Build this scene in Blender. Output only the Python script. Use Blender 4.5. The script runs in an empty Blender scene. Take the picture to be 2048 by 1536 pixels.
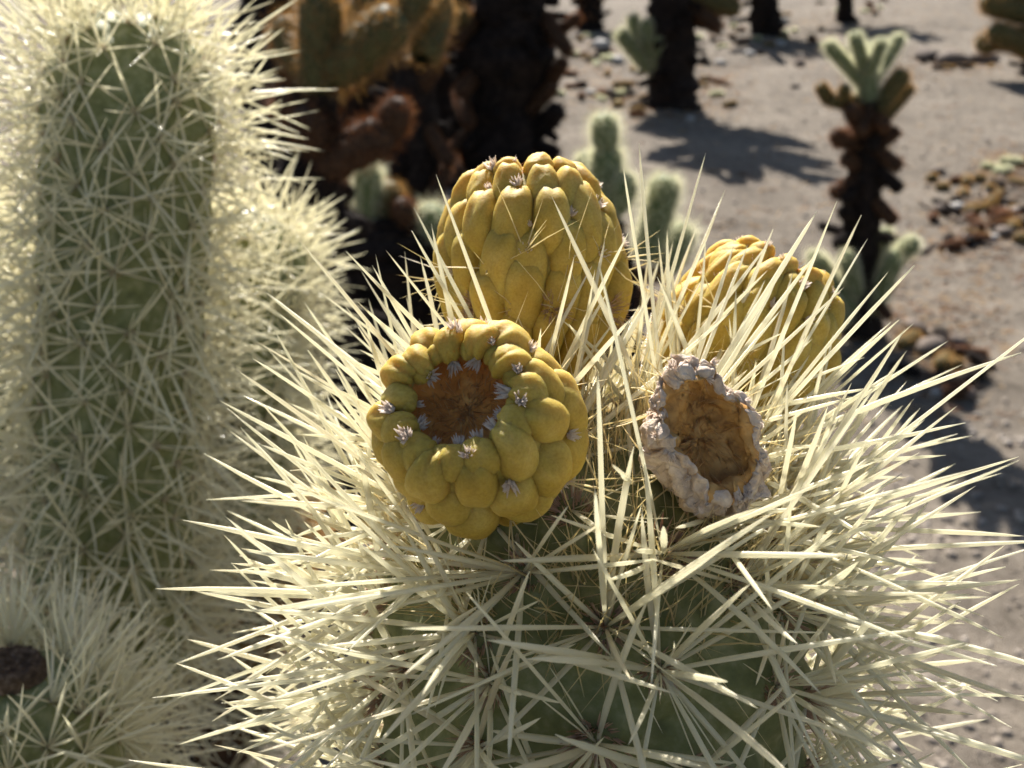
import bpy, math, random
import numpy as np
from mathutils import Vector, Matrix, noise

random.seed(7)
rng = np.random.default_rng(11)
sc = bpy.context.scene
COL = sc.collection
R_ = math.radians

# ------------------------------------------------------------------ camera
CAM_H = 1.10
PITCH = R_(25)
FOV = R_(50)
F = 1024 / math.tan(FOV / 2)            # focal length in photo pixels (photo 2048 x 1536)
cam_d = bpy.data.cameras.new('camera')
cam = bpy.data.objects.new('camera', cam_d)
COL.objects.link(cam)
cam.location = (0, 0, CAM_H)
cam.rotation_euler = (math.pi / 2 - PITCH, 0, 0)
cam_d.sensor_width = 36
cam_d.angle = FOV
cam_d.clip_start = 0.01
cam_d.clip_end = 2000
cam_d.dof.use_dof = True
cam_d.dof.focus_distance = 0.148
cam_d.dof.aperture_fstop = cam_d.lens / 1.05      # about 1 mm of aperture
cam_d.dof.aperture_blades = 0
sc.camera = cam

# ------------------------------------------------------------------ light
SUN_EL, SUN_AZ = 38.0, -8.0             # behind the plants and a little to the left
world = bpy.data.worlds.new('World')
sc.world = world
world.use_nodes = True
wn = world.node_tree
bg = wn.nodes['Background']
sky = wn.nodes.new('ShaderNodeTexSky')
sky.sky_type = 'NISHITA'
sky.sun_disc = False
sky.sun_elevation = R_(SUN_EL)
sky.sun_rotation = R_(SUN_AZ)
wn.links.new(sky.outputs[0], bg.inputs[0])
bg.inputs[1].default_value = 0.050
sun_d = bpy.data.lights.new('sun', 'SUN')
sun_d.energy = 5.0
sun_d.angle = R_(0.5)
sun_d.color = (1.0, 0.955, 0.89)
sun = bpy.data.objects.new('sun', sun_d)
COL.objects.link(sun)
to_sun = Vector((math.sin(R_(SUN_AZ)) * math.cos(R_(SUN_EL)), math.cos(R_(SUN_AZ)) * math.cos(R_(SUN_EL)), math.sin(R_(SUN_EL))))
sun.rotation_euler = to_sun.to_track_quat('Z', 'Y').to_euler()
sun.location = (0, 0, 6)
sc.view_settings.view_transform = 'Standard'
sc.view_settings.look = 'None'
sc.view_settings.exposure = 1.4
sc.view_settings.gamma = 1.0
sc.cycles.use_denoising = True
sc.cycles.max_bounces = 8
sc.cycles.diffuse_bounces = 5
sc.cycles.transmission_bounces = 6
sc.cycles.sample_clamp_indirect = 6
sc.cycles.caustics_reflective = False
sc.cycles.caustics_refractive = False

# ------------------------------------------------------------------ pixel -> place
C0 = Vector((0, 0, CAM_H))
FWD = Vector((0, math.cos(PITCH), -math.sin(PITCH)))
UP = Vector((0, math.sin(PITCH), math.cos(PITCH)))
RT = Vector((1, 0, 0))


def ray(px, py):
    return FWD + RT * ((px - 1024) / F) - UP * ((py - 768) / F)


def P(px, py, d):
    return C0 + ray(px, py) * d


def G(px, py, z=0.0):                    # where the line of sight meets the ground
    r = ray(px, py)
    return C0 + r * ((z - CAM_H) / r.z)


def Q(px, py, Y):                        # where it meets the upright plane at distance Y
    r = ray(px, py)
    return C0 + r * (Y / r.y)


def D(x, y, z):                          # direction: right, up, towards the viewer
    return (RT * x + UP * y - FWD * z).normalized()


def pix(p):
    v = Vector(p) - C0
    d = v.dot(FWD)
    return 1024 + F * v.dot(RT) / d, 768 - F * v.dot(UP) / d, d


# ------------------------------------------------------------------ materials
def new_mat(name):
    m = bpy.data.materials.new(name)
    m.use_nodes = True
    nt = m.node_tree
    b = nt.nodes['Principled BSDF']
    return m, nt, b


def N(nt, t, **kw):
    n = nt.nodes.new(t)
    for k, v in kw.items():
        if k in n.inputs:
            n.inputs[k].default_value = v
        else:
            setattr(n, k, v)
    return n


def ramp(nt, fac, stops):
    r = nt.nodes.new('ShaderNodeValToRGB')
    e = r.color_ramp.elements
    while len(e) < len(stops):
        e.new(0.5)
    for i, (p, c) in enumerate(stops):
        e[i].position = p
        e[i].color = (*c, 1)
    nt.links.new(fac, r.inputs[0])
    return r.outputs[0]


def noise_tex(nt, scale, detail=4, rough=0.55, coord='Object', dist=0.0):
    tc = nt.nodes.new('ShaderNodeTexCoord')
    n = nt.nodes.new('ShaderNodeTexNoise')
    n.inputs['Scale'].default_value = scale
    n.inputs['Detail'].default_value = detail
    n.inputs['Roughness'].default_value = rough
    n.inputs['Distortion'].default_value = dist
    nt.links.new(tc.outputs[coord], n.inputs['Vector'])
    return n


def bump(nt, b, src, strength, dist):
    bp = nt.nodes.new('ShaderNodeBump')
    bp.inputs['Strength'].default_value = strength
    bp.inputs['Distance'].default_value = dist
    nt.links.new(src, bp.inputs['Height'])
    nt.links.new(bp.outputs[0], b.inputs['Normal'])
    return bp


def rand_fac(nt):
    g = nt.nodes.new('ShaderNodeNewGeometry')
    oi = nt.nodes.new('ShaderNodeObjectInfo')
    a = nt.nodes.new('ShaderNodeMath')
    a.operation = 'ADD'
    nt.links.new(g.outputs['Random Per Island'], a.inputs[0])
    nt.links.new(oi.outputs['Random'], a.inputs[1])
    f = nt.nodes.new('ShaderNodeMath')
    f.operation = 'FRACT'
    nt.links.new(a.outputs[0], f.inputs[0])
    return f.outputs[0]


def spine_mat(name, cols, trans, tcol, rough=0.42, spec=0.5, nscale=900):
    m, nt, b = new_mat(name)
    c = ramp(nt, rand_fac(nt), cols)
    nz = noise_tex(nt, nscale, 3)
    mx = N(nt, 'ShaderNodeMix', data_type='RGBA', blend_type='MULTIPLY')
    mx.inputs[0].default_value = 0.35
    nt.links.new(c, mx.inputs[6])
    nt.links.new(nz.outputs[0], mx.inputs[7])
    nt.links.new(c, b.inputs['Base Color'])
    b.inputs['Roughness'].default_value = rough
    b.inputs['Specular IOR Level'].default_value = spec
    bump(nt, b, nz.outputs[0], 0.35, 0.0004)
    t = nt.nodes.new('ShaderNodeBsdfTranslucent')
    t.inputs[0].default_value = (*tcol, 1)
    mix = nt.nodes.new('ShaderNodeMixShader')
    mix.inputs[0].default_value = trans
    nt.links.new(b.outputs[0], mix.inputs[1])
    nt.links.new(t.outputs[0], mix.inputs[2])
    nt.links.new(mix.outputs[0], nt.nodes['Material Output'].inputs[0])
    return m


M = {}
M['spine'] = spine_mat('straw_spine', [(0.0, (0.78, 0.71, 0.52)), (0.35, (0.86, 0.81, 0.64)), (0.7, (0.82, 0.76, 0.58)), (0.92, (0.66, 0.56, 0.40)), (1.0, (0.82, 0.78, 0.68))], 0.55, (1.0, 0.98, 0.82), 0.22, 0.8)
M['hair'] = spine_mat('pale_hair', [(0.0, (0.72, 0.61, 0.38)), (0.6, (0.78, 0.70, 0.46)), (1.0, (0.55, 0.42, 0.26))], 0.5, (0.98, 0.88, 0.56))
M['far_spine'] = spine_mat('far_spine', [(0.0, (0.76, 0.73, 0.56)), (1.0, (0.84, 0.82, 0.66))], 0.68, (1.0, 0.98, 0.80), 0.5, 0.3)
M['tan_spine'] = spine_mat('tan_spine', [(0.0, (0.28, 0.20, 0.10)), (1.0, (0.42, 0.32, 0.17))], 0.55, (0.80, 0.56, 0.25), 0.5, 0.3)
M['dead_spine'] = spine_mat('dead_spine', [(0.0, (0.13, 0.072, 0.038)), (1.0, (0.25, 0.145, 0.078))], 0.5, (0.58, 0.31, 0.13), 0.6, 0.2)
M['dark_spine'] = spine_mat('weathered_spine', [(0.0, (0.022, 0.016, 0.013)), (1.0, (0.06, 0.038, 0.028))], 0.2, (0.10, 0.055, 0.03), 0.7, 0.1)
M['fibre'] = spine_mat('cup_fibre', [(0.0, (0.34, 0.15, 0.05)), (0.7, (0.55, 0.32, 0.13)), (1.0, (0.68, 0.48, 0.26))], 0.35, (0.7, 0.38, 0.14), 0.5, 0.3)
M['tuft'] = spine_mat('tuft_hair', [(0.0, (0.84, 0.73, 0.62)), (0.6, (0.92, 0.84, 0.75)), (1.0, (0.74, 0.58, 0.44))], 0.5, (0.95, 0.86, 0.78), 0.6, 0.3)
M['brown_tuft'] = spine_mat('brown_tuft_hair', [(0.0, (0.70, 0.48, 0.36)), (0.6, (0.80, 0.60, 0.47)), (1.0, (0.55, 0.34, 0.23))], 0.4, (0.5, 0.3, 0.16), 0.6, 0.3)


def flesh(name, dark, mid, light, sss, radius, nscale, spec=0.4, rough=0.45, trans=0.0, tcol=(1, 1, 1)):
    m, nt, b = new_mat(name)
    n1 = noise_tex(nt, nscale, 5, 0.6)
    c = ramp(nt, n1.outputs[0], [(0.25, dark), (0.5, mid), (0.75, light)])
    nt.links.new(c, b.inputs['Base Color'])
    b.inputs['Roughness'].default_value = rough
    b.inputs['Specular IOR Level'].default_value = spec
    if sss:
        b.inputs['Subsurface Weight'].default_value = sss
        b.inputs['Subsurface Radius'].default_value = radius
        b.inputs['Subsurface Scale'].default_value = 1.0
    n2 = noise_tex(nt, nscale * 14, 3, 0.6)
    bump(nt, b, n2.outputs[0], 0.25, 0.0003)
    return m, nt, b


M['fruit'], nt, b = flesh('fruit_skin', (0.36, 0.235, 0.034), (0.46, 0.315, 0.058), (0.56, 0.41, 0.115), 0.55, (0.005, 0.0035, 0.0008), 140, 0.22, 0.62)
spk = noise_tex(nt, 2600, 2, 0.7)
spr = ramp(nt, spk.outputs[0], [(0.36, (0.90, 0.87, 0.80)), (0.5, (1, 1, 1)), (0.66, (1.08, 1.08, 1.1))])
spm = N(nt, 'ShaderNodeMix', data_type='RGBA', blend_type='MULTIPLY')
spm.inputs[0].default_value = 1
nt.links.new(b.inputs['Base Color'].links[0].from_socket, spm.inputs[6]); nt.links.new(spr, spm.inputs[7])
nt.links.new(spm.outputs[2], b.inputs['Base Color'])
M['cup'], nt, b = flesh('fruit_cup', (0.32, 0.10, 0.022), (0.54, 0.205, 0.042), (0.68, 0.34, 0.10), 0.3, (0.003, 0.001, 0.0003), 320, 0.2, 0.8)
M['dry'], nt, b = flesh('dried_fruit', (0.34, 0.235, 0.155), (0.58, 0.455, 0.345), (0.76, 0.64, 0.52), 0.1, (0.001, 0.0008, 0.0006), 420, 0.25, 0.6)
n3 = noise_tex(nt, 900, 4, 0.6, dist=2.5)
bump(nt, b, n3.outputs[0], 0.6, 0.0006)
M['dry_cup'], nt, b = flesh('dried_cup', (0.26, 0.115, 0.032), (0.52, 0.27, 0.075), (0.68, 0.42, 0.16), 0.0, (0, 0, 0), 380, 0.25, 0.6)
M['stem'], nt, b = flesh('green_skin', (0.105, 0.118, 0.044), (0.19, 0.20, 0.08), (0.34, 0.335, 0.19), 0.12, (0.002, 0.003, 0.001), 260, 0.25, 0.6)
M['far_green'], nt, b = flesh('far_green_skin', (0.06, 0.085, 0.03), (0.10, 0.13, 0.05), (0.14, 0.17, 0.08), 0, (0, 0, 0), 60, 0.2, 0.7)
M['olive'], nt, b = flesh('olive_skin', (0.045, 0.045, 0.015), (0.075, 0.070, 0.024), (0.12, 0.105, 0.04), 0, (0, 0, 0), 60, 0.2, 0.7)
M['dead_skin'], nt, b = flesh('dead_skin', (0.028, 0.016, 0.010), (0.055, 0.030, 0.017), (0.10, 0.058, 0.034), 0, (0, 0, 0), 60, 0.15, 0.8)
M['bark'], nt, b = flesh('cactus_bark', (0.008, 0.006, 0.005), (0.017, 0.012, 0.010), (0.042, 0.029, 0.022), 0, (0, 0, 0), 45, 0.1, 0.9)
M['scar'], nt, b = flesh('dry_scar', (0.04, 0.026, 0.018), (0.11, 0.072, 0.046), (0.28, 0.20, 0.14), 0, (0, 0, 0), 500, 0.1, 0.9)
M['stone'], nt, b = flesh('pale_stone', (0.20, 0.18, 0.155), (0.32, 0.295, 0.265), (0.46, 0.435, 0.41), 0, (0, 0, 0), 40, 0.25, 0.8)
M['dark_stone'], nt, b = flesh('brown_stone', (0.07, 0.05, 0.04), (0.13, 0.10, 0.08), (0.20, 0.165, 0.14), 0, (0, 0, 0), 30, 0.2, 0.85)
M['gravel'], nt, b = flesh('gravel', (0.12, 0.10, 0.085), (0.27, 0.225, 0.18), (0.46, 0.41, 0.36), 0, (0, 0, 0), 3.5, 0.2, 0.85)
M['twig'], nt, b = flesh('dry_wood', (0.12, 0.085, 0.06), (0.24, 0.18, 0.13), (0.40, 0.33, 0.27), 0, (0, 0, 0), 60, 0.2, 0.85)

m, nt, b = new_mat('desert_sand')
M['sand'] = m
nA = noise_tex(nt, 1.8, 7, 0.7)
nB = noise_tex(nt, 22, 6, 0.65)
nC = noise_tex(nt, 160, 4, 0.7)
cA = ramp(nt, nA.outputs[0], [(0.3, (0.140, 0.116, 0.091)), (0.5, (0.195, 0.164, 0.129)), (0.72, (0.25, 0.214, 0.172))])
cB = ramp(nt, nB.outputs[0], [(0.32, (0.56, 0.54, 0.52)), (0.5, (0.95, 0.95, 0.95)), (0.75, (1.15, 1.13, 1.1))])
cC = ramp(nt, nC.outputs[0], [(0.32, (0.62, 0.58, 0.55)), (0.48, (1, 1, 1)), (0.66, (1, 1, 1)), (0.75, (1.18, 1.16, 1.14))])
mx1 = N(nt, 'ShaderNodeMix', data_type='RGBA', blend_type='MULTIPLY')
mx1.inputs[0].default_value = 1
nt.links.new(cA, mx1.inputs[6]); nt.links.new(cB, mx1.inputs[7])
mx2 = N(nt, 'ShaderNodeMix', data_type='RGBA', blend_type='MULTIPLY')
mx2.inputs[0].default_value = 1
nt.links.new(mx1.outputs[2], mx2.inputs[6]); nt.links.new(cC, mx2.inputs[7])
nt.links.new(mx2.outputs[2], b.inputs['Base Color'])
b.inputs['Roughness'].default_value = 0.95
b.inputs['Specular IOR Level'].default_value = 0.15
add = N(nt, 'ShaderNodeMath', operation='ADD')
nt.links.new(nB.outputs[0], add.inputs[0]); nt.links.new(nC.outputs[0], add.inputs[1])
bump(nt, b, add.outputs[0], 0.8, 0.012)

# ------------------------------------------------------------------ object helpers
ORG = Vector((0, 0, 0))


def link(name, mesh, parent=None):
    o = bpy.data.objects.new(name, mesh)
    COL.objects.link(o)
    if parent is not None:
        o.parent = parent
    return o


def raw_mesh(name, V, Fc, mat, smooth=True):
    me = bpy.data.meshes.new(name)
    me.from_pydata([tuple(v) for v in V], [], Fc)
    me.update()
    if smooth:
        me.polygons.foreach_set('use_smooth', [True] * len(me.polygons))
    me.materials.append(M[mat])
    return me


def np_mesh(name, V, Fq, mat, smooth=True):
    """V (n,3) array, Fq (m,k) array of equal-sided faces, quads or triangles"""
    me = bpy.data.meshes.new(name)
    k = Fq.shape[1]
    me.vertices.add(len(V))
    me.vertices.foreach_set('co', np.ascontiguousarray(V, dtype=np.float32).ravel())
    me.loops.add(Fq.size)
    me.loops.foreach_set('vertex_index', np.ascontiguousarray(Fq, dtype=np.int32).ravel())
    me.polygons.add(len(Fq))
    me.polygons.foreach_set('loop_start', np.arange(0, Fq.size, k, dtype=np.int32))
    me.polygons.foreach_set('loop_total', np.full(len(Fq), k, dtype=np.int32))
    me.update(calc_edges=True)
    if smooth:
        me.polygons.foreach_set('use_smooth', np.ones(len(Fq), dtype=bool))
    me.materials.append(M[mat])
    return me


def empty(name, loc, label, cat, group=None):
    o = bpy.data.objects.new(name, None)
    COL.objects.link(o)
    o.location = loc
    o.empty_display_size = 0.05
    o['label'] = label
    o['category'] = cat
    if group:
        o['group'] = group
    return o


def tag(o, label, cat, group=None):
    o['label'] = label
    o['category'] = cat
    if group:
        o['group'] = group
    return o


# ------------------------------------------------------------------ spines
def spine_template(sides, ts, rs, flat=0.8):
    """unit spine along +z, radius 1: ring vertices as (cos, sin, t, r) rows; bending is applied later"""
    A = np.arange(sides) * 2 * math.pi / sides
    V, Fc = [], []
    for t, r in zip(ts, rs):
        for a in A:
            V.append((math.cos(a) * r, math.sin(a) * r * flat, t))
    for i in range(len(ts) - 1):
        for k in range(sides):
            a, b_ = i * sides + k, i * sides + (k + 1) % sides
            Fc.append((a, b_, b_ + sides, a + sides))
    return np.array(V), np.array(Fc)


T_FULL = spine_template(6, (0, 0.07, 0.28, 0.55, 0.8, 0.93, 1.0), (0.5, 0.62, 0.92, 1.0, 0.78, 0.42, 0.03))
T_MID = spine_template(5, (0, 0.3, 0.62, 0.88, 1.0), (0.6, 0.95, 1.0, 0.55, 0.04))
T_THIN = spine_template(3, (0, 0.5, 1.0), (0.9, 0.8, 0.05), 1.0)
T_TINY = spine_template(3, (0, 1.0), (1.0, 0.12), 1.0)


def frame(d):
    d = np.asarray(d, float)
    d = d / np.linalg.norm(d)
    h = np.array([0, 0, 1.0]) if abs(d[2]) < 0.9 else np.array([1.0, 0, 0])
    x = np.cross(h, d)
    x /= np.linalg.norm(x)
    return x, np.cross(d, x), d


def batch(spines, tmpl, off=(0, 0, 0)):
    """spines: list of (base, dir, length, radius, bend, roll) -> V, F arrays"""
    TV, TF = tmpl
    n, nv = len(spines), len(TV)
    B = np.array([s[0] for s in spines]) - np.array(off)
    Dr = np.array([s[1] for s in spines], float)
    Dr /= np.linalg.norm(Dr, axis=1)[:, None]
    L = np.array([s[2] for s in spines])
    Rr = np.array([s[3] for s in spines])
    Bd = np.array([s[4] for s in spines])
    Ro = np.array([s[5] for s in spines])
    H = np.where(np.abs(Dr[:, 2:3]) < 0.9, np.array([[0, 0, 1.0]]), np.array([[1.0, 0, 0]]))
    X = np.cross(H, Dr)
    X /= np.linalg.norm(X, axis=1)[:, None]
    Y = np.cross(Dr, X)
    X2 = X * np.cos(Ro)[:, None] + Y * np.sin(Ro)[:, None]
    Y2 = np.cross(Dr, X2)
    t = TV[:, 2]
    V = (B[:, None, :] + X2[:, None, :] * (TV[None, :, 0, None] * Rr[:, None, None] + (Bd * L)[:, None, None] * (t * t)[None, :, None])
         + Y2[:, None, :] * (TV[None, :, 1, None] * Rr[:, None, None]) + Dr[:, None, :] * (t[None, :, None] * L[:, None, None]))
    V = V.reshape(-1, 3)
    Fq = (TF[None, :, :] + (np.arange(n) * nv)[:, None, None]).reshape(-1, TF.shape[1])
    return V, Fq


SPINE_PROTO = []                          # unit-length spine meshes shared by the single spine objects
for i, bd in enumerate((-0.09, -0.05, -0.02, 0.0, 0.03, 0.06, 0.1, 0.14)):
    for w in (0.013, 0.019, 0.027):
        V, Fq = batch([((0, 0, 0), (0, 0, 1), 1.0, w, bd, 0.0)], T_FULL)
        V = V + rng.normal(0, w * 0.07, V.shape)
        SPINE_PROTO.append((w, bd, np_mesh('spine', V, Fq, 'spine')))


def spine_obj(s, parent, org, name='spine'):
    base, d, L, r, bend, roll = s
    w = r / L
    best = min(SPINE_PROTO, key=lambda q: abs(q[0] - w) * 6 + abs(q[1] - bend))
    o = bpy.data.objects.new(name, best[2])
    COL.objects.link(o)
    o.parent = parent
    x, y, z = frame(d)
    x2 = x * math.cos(roll) + y * math.sin(roll)
    y2 = np.cross(z, x2)
    k = w / best[0]
    Mx = Matrix(((x2[0] * L * k, y2[0] * L * k, z[0] * L, base[0] - org[0]),
                 (x2[1] * L * k, y2[1] * L * k, z[1] * L, base[1] - org[1]),
                 (x2[2] * L * k, y2[2] * L * k, z[2] * L, base[2] - org[2]), (0, 0, 0, 1)))
    o.matrix_local = Mx
    return o


def tuft_mesh(n, length, rad, spread, mat, seed=0):
    r = np.random.default_rng(seed)
    L = []
    for i in range(n):
        a, q = r.uniform(0, 2 * math.pi), spread * math.sqrt(r.uniform(0, 1))
        d = (math.cos(a) * q, math.sin(a) * q, 1.0)
        bb = (math.cos(a) * q * length * 0.6, math.sin(a) * q * length * 0.6, -0.1 * length)
        L.append((bb, d, length * r.uniform(0.5, 1.1), rad * r.uniform(0.7, 1.3), r.normal(0, 0.1), r.uniform(0, 6)))
    V, Fq = batch(L, T_TINY)
    return np_mesh('areole_tuft', V, Fq, mat)


def place(me, name, parent, org, pos, nrm, roll=0.0, s=1.0):
    o = bpy.data.objects.new(name, me)
    COL.objects.link(o)
    o.parent = parent
    q = Vector(nrm).to_track_quat('Z', 'Y')
    o.matrix_local = Matrix.Translation(Vector(pos) - Vector(org)) @ q.to_matrix().to_4x4() @ Matrix.Rotation(roll, 4, 'Z') @ Matrix.Scale(s, 4)
    return o


# ------------------------------------------------------------------ cactus joint (near)
class Joint:
    """solid of revolution about a straight axis: apex at the top, t runs down from the apex"""

    def __init__(self, apex, axis, Rr, dome, length, taper=0.0, foot=0.03):
        self.apex, self.axis, self.R, self.dome, self.len, self.taper, self.foot = Vector(apex), Vector(axis).normalized(), Rr, dome, length, taper, foot
        x, y, _ = frame(self.axis)
        self.x, self.y = Vector(x), Vector(y)

    def r(self, t):
        if t <= 0:
            return 0.0
        q = self.R * (1 - self.taper * t / self.len)
        if t < self.dome:
            q *= math.sqrt(max(0.0, 1 - (1 - t / self.dome) ** 2))
        e = self.len - t
        if e < self.foot:
            q *= 0.55 + 0.45 * math.sqrt(max(0.0, 1 - (1 - e / self.foot) ** 2))
        return q

    def pos(self, t, phi, dr=0.0):
        rr = self.r(t) + dr
        return self.apex - self.axis * t + self.x * (rr * math.cos(phi)) + self.y * (rr * math.sin(phi))

    def nrm(self, t, phi):
        e = 0.0008
        rad = self.x * math.cos(phi) + self.y * math.sin(phi)
        dr = (self.r(t + e) - self.r(max(t - e, 0.0))) / (e + min(e, t))
        return (rad + self.axis * dr).normalized()

    def areoles(self, area, t0=0.0, t1=None, young=0.5):
        """golden-angle areoles; near the apex they sit closer together"""
        t1 = t1 or self.len
        out, acc, t, i, dt = [], 0.0, t0, 0, self.len / 4000
        while t < t1:
            r0, r1 = self.r(t), self.r(t + dt)
            acc += 2 * math.pi * 0.5 * (r0 + r1) * math.hypot(dt, r1 - r0)
            a = area * (young + (1 - young) * min(1, t / (self.dome * 1.1)))
            if acc >= a:
                acc -= a
                i += 1
                out.append((t, i * 2.399963 + random.gauss(0, 0.13)))
            t += dt
        return out

    def body(self, areoles, hump, nphi=120, nt_=110, name='joint', mat='stem'):
        A = [(t, p) for t, p in areoles]
        pts = np.array([self.pos(t, p) for t, p in A]) if A else np.zeros((0, 3))
        V = []
        for i in range(nt_ + 1):
            q = i / nt_
            t = self.len * (q ** 1.25)
            for k in range(nphi):
                phi = 2 * math.pi * k / nphi
                V.append(self.pos(max(t, 1e-5), phi))
        V = np.array(V)
        if len(pts):
            sp = 0.0075
            nn = np.array([self.nrm(max(self.len * ((i / nt_) ** 1.25), 1e-4), 2 * math.pi * k / nphi) for i in range(nt_ + 1) for k in range(nphi)])
            h = np.zeros(len(V))
            for c in pts:
                d2 = ((V - c) ** 2).sum(1)
                h = np.maximum(h, np.exp(-d2 / (2 * (sp * 0.62) ** 2)))
            V = V + nn * (hump * h)[:, None]
        Fc = [(i * nphi + k, i * nphi + (k + 1) % nphi, (i + 1) * nphi + (k + 1) % nphi, (i + 1) * nphi + k) for i in range(nt_) for k in range(nphi)]
        return V, np.array(Fc)


def star(pos, n, axis, k, lmin, lmax, rad, lo=8, hi=78, upbias=0.0, thin=0):
    """spines of one areole: k stout ones spread over the half space about n"""
    x, y, z = frame(n)
    out = []
    off = random.uniform(0, 6.28)
    for i in range(k):
        az = off + i * 2.399963 + random.gauss(0, 0.25)
        f = (i + 0.5) / k
        th = R_(lo + (hi - lo) * (f ** 0.72)) + random.gauss(0, 0.08)
        d = x * math.cos(az) * math.sin(th) + y * math.sin(az) * math.sin(th) + z * math.cos(th)
        d = d + np.array(axis) * upbias
        d /= np.linalg.norm(d)
        L = random.uniform(lmin, lmax) * (1.0 - 0.28 * f + random.gauss(0, 0.08))
        out.append((np.array(pos) + d * 0.0, d, L, rad * random.uniform(0.72, 1.2), random.gauss(0, 0.045), random.uniform(0, 6.28)))
    for i in range(thin):
        az = random.uniform(0, 6.28)
        th = R_(random.uniform(15, 85))
        d = x * math.cos(az) * math.sin(th) + y * math.sin(az) * math.sin(th) + z * math.cos(th)
        out.append((np.array(pos), d, random.uniform(0.3, 0.75) * lmin, rad * 0.33, random.gauss(0, 0.12), random.uniform(0, 6.28)))
    return out


def seg_pts(s):
    b, d, L, r, bend, roll = s
    x, y, z = frame(d)
    x2 = x * math.cos(roll) + y * math.sin(roll)
    return [np.array(b) + z * (L * t) + x2 * (bend * L * t * t) for t in (0.15, 0.35, 0.55, 0.75, 0.9, 1.0)]


def tube(path, radii, sides=14, wob=0.0, seed=0, cap=True):
    V, Fc = [], []
    n = len(path)
    px = None
    for i, p in enumerate(path):
        d = (path[min(i + 1, n - 1)] - path[max(i - 1, 0)]).normalized()
        if px is None:
            x, y, _ = frame(d)
            px = Vector(x)
        x = (px - d * px.dot(d)).normalized()
        px = x
        y = d.cross(x)
        for k in range(sides):
            a = 2 * math.pi * k / sides
            r = radii[i]
            if wob:
                q = p + x * math.cos(a) * r + y * math.sin(a) * r
                r *= 1 + wob * noise.noise(q * (0.9 / max(radii[i], 1e-4)) + Vector((seed, 0, 0))) + wob * 0.6 * noise.noise(q * (2.4 / max(radii[i], 1e-4)) + Vector((0, seed, 0)))
            V.append(p + x * (math.cos(a) * r) + y * (math.sin(a) * r))
    for i in range(n - 1):
        for k in range(sides):
            Fc.append((i * sides + k, i * sides + (k + 1) % sides, (i + 1) * sides + (k + 1) % sides, (i + 1) * sides + k))
    if cap:
        Fc.append(tuple(range(sides - 1, -1, -1)))
        Fc.append(tuple((n - 1) * sides + k for k in range(sides)))
    return V, Fc


def interp_path(pts, n):
    """smooth path through points"""
    out = []
    m = len(pts) - 1
    for i in range(n + 1):
        u = i / n * m
        k = min(int(u), m - 1)
        f = u - k
        p0, p1, p2, p3 = pts[max(k - 1, 0)], pts[k], pts[k + 1], pts[min(k + 2, m)]
        out.append(0.5 * ((2 * p1) + (p2 - p0) * f + (2 * p0 - 5 * p1 + 4 * p2 - p3) * f * f + (3 * p1 - p0 - 3 * p2 + p3) * f ** 3))
    return out


# ------------------------------------------------------------------ ground
def ground_h(x, y):
    v = Vector((x, y, 0))
    d = math.hypot(x, y - 3)
    k = max(0.0, min(1.0, (40 - d) / 25))
    return k * (0.030 * noise.noise(v * 0.9) + 0.018 * noise.noise(v * 3.1 + Vector((3, 1, 0))) + 0.009 * noise.noise(v * 9.0 + Vector((7, 2, 0))) + 0.004 * noise.noise(v * 25.0)) - 0.01


def spaced(lo, hi, fine0, fine1, step, grow):
    a = list(np.arange(fine0, fine1, step))
    s, q = step, fine1
    while q < hi:
        a.append(q); s *= grow; q += s
    a.append(hi)
    s, q, l = step, fine0, []
    while q > lo:
        s *= grow; q -= s; l.append(q)
    return l[::-1] + a


gx = spaced(-400, 400, -3.2, 4.6, 0.035, 1.22)
gy = spaced(-400, 600, 0.6, 9.0, 0.035, 1.22)
V = [(x, y, ground_h(x, y)) for y in gy for x in gx]
nx = len(gx)
Fq = np.array([(j * nx + i, j * nx + i + 1, (j + 1) * nx + i + 1, (j + 1) * nx + i) for j in range(len(gy) - 1) for i in range(nx - 1)])
ground = link('ground', np_mesh('ground', np.array(V), Fq, 'sand'))
ground['kind'] = 'structure'


def on_ground(px, py, up=0.0):
    p = G(px, py)
    for _ in range(3):
        p = G(px, py, ground_h(p.x, p.y))
    return Vector((p.x, p.y, ground_h(p.x, p.y) + up))


# ------------------------------------------------------------------ fruits
def profile_fn(pts):
    P2 = [Vector((a, b_, 0)) for a, b_ in pts]
    path = interp_path(P2, 120)
    acc = [0.0]
    for a, b_ in zip(path, path[1:]):
        acc.append(acc[-1] + (b_ - a).length)
    tot = acc[-1]

    def f(s):
        s = max(0.0, min(1.0, s)) * tot
        lo = 0
        hi = len(acc) - 1
        while hi - lo > 1:
            mid = (lo + hi) // 2
            if acc[mid] <= s:
                lo = mid
            else:
                hi = mid
        q = (s - acc[lo]) / max(1e-9, acc[hi] - acc[lo])
        v = path[lo].lerp(path[hi], q)
        return max(v.x, 0.0), v.y
    return f, tot


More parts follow.
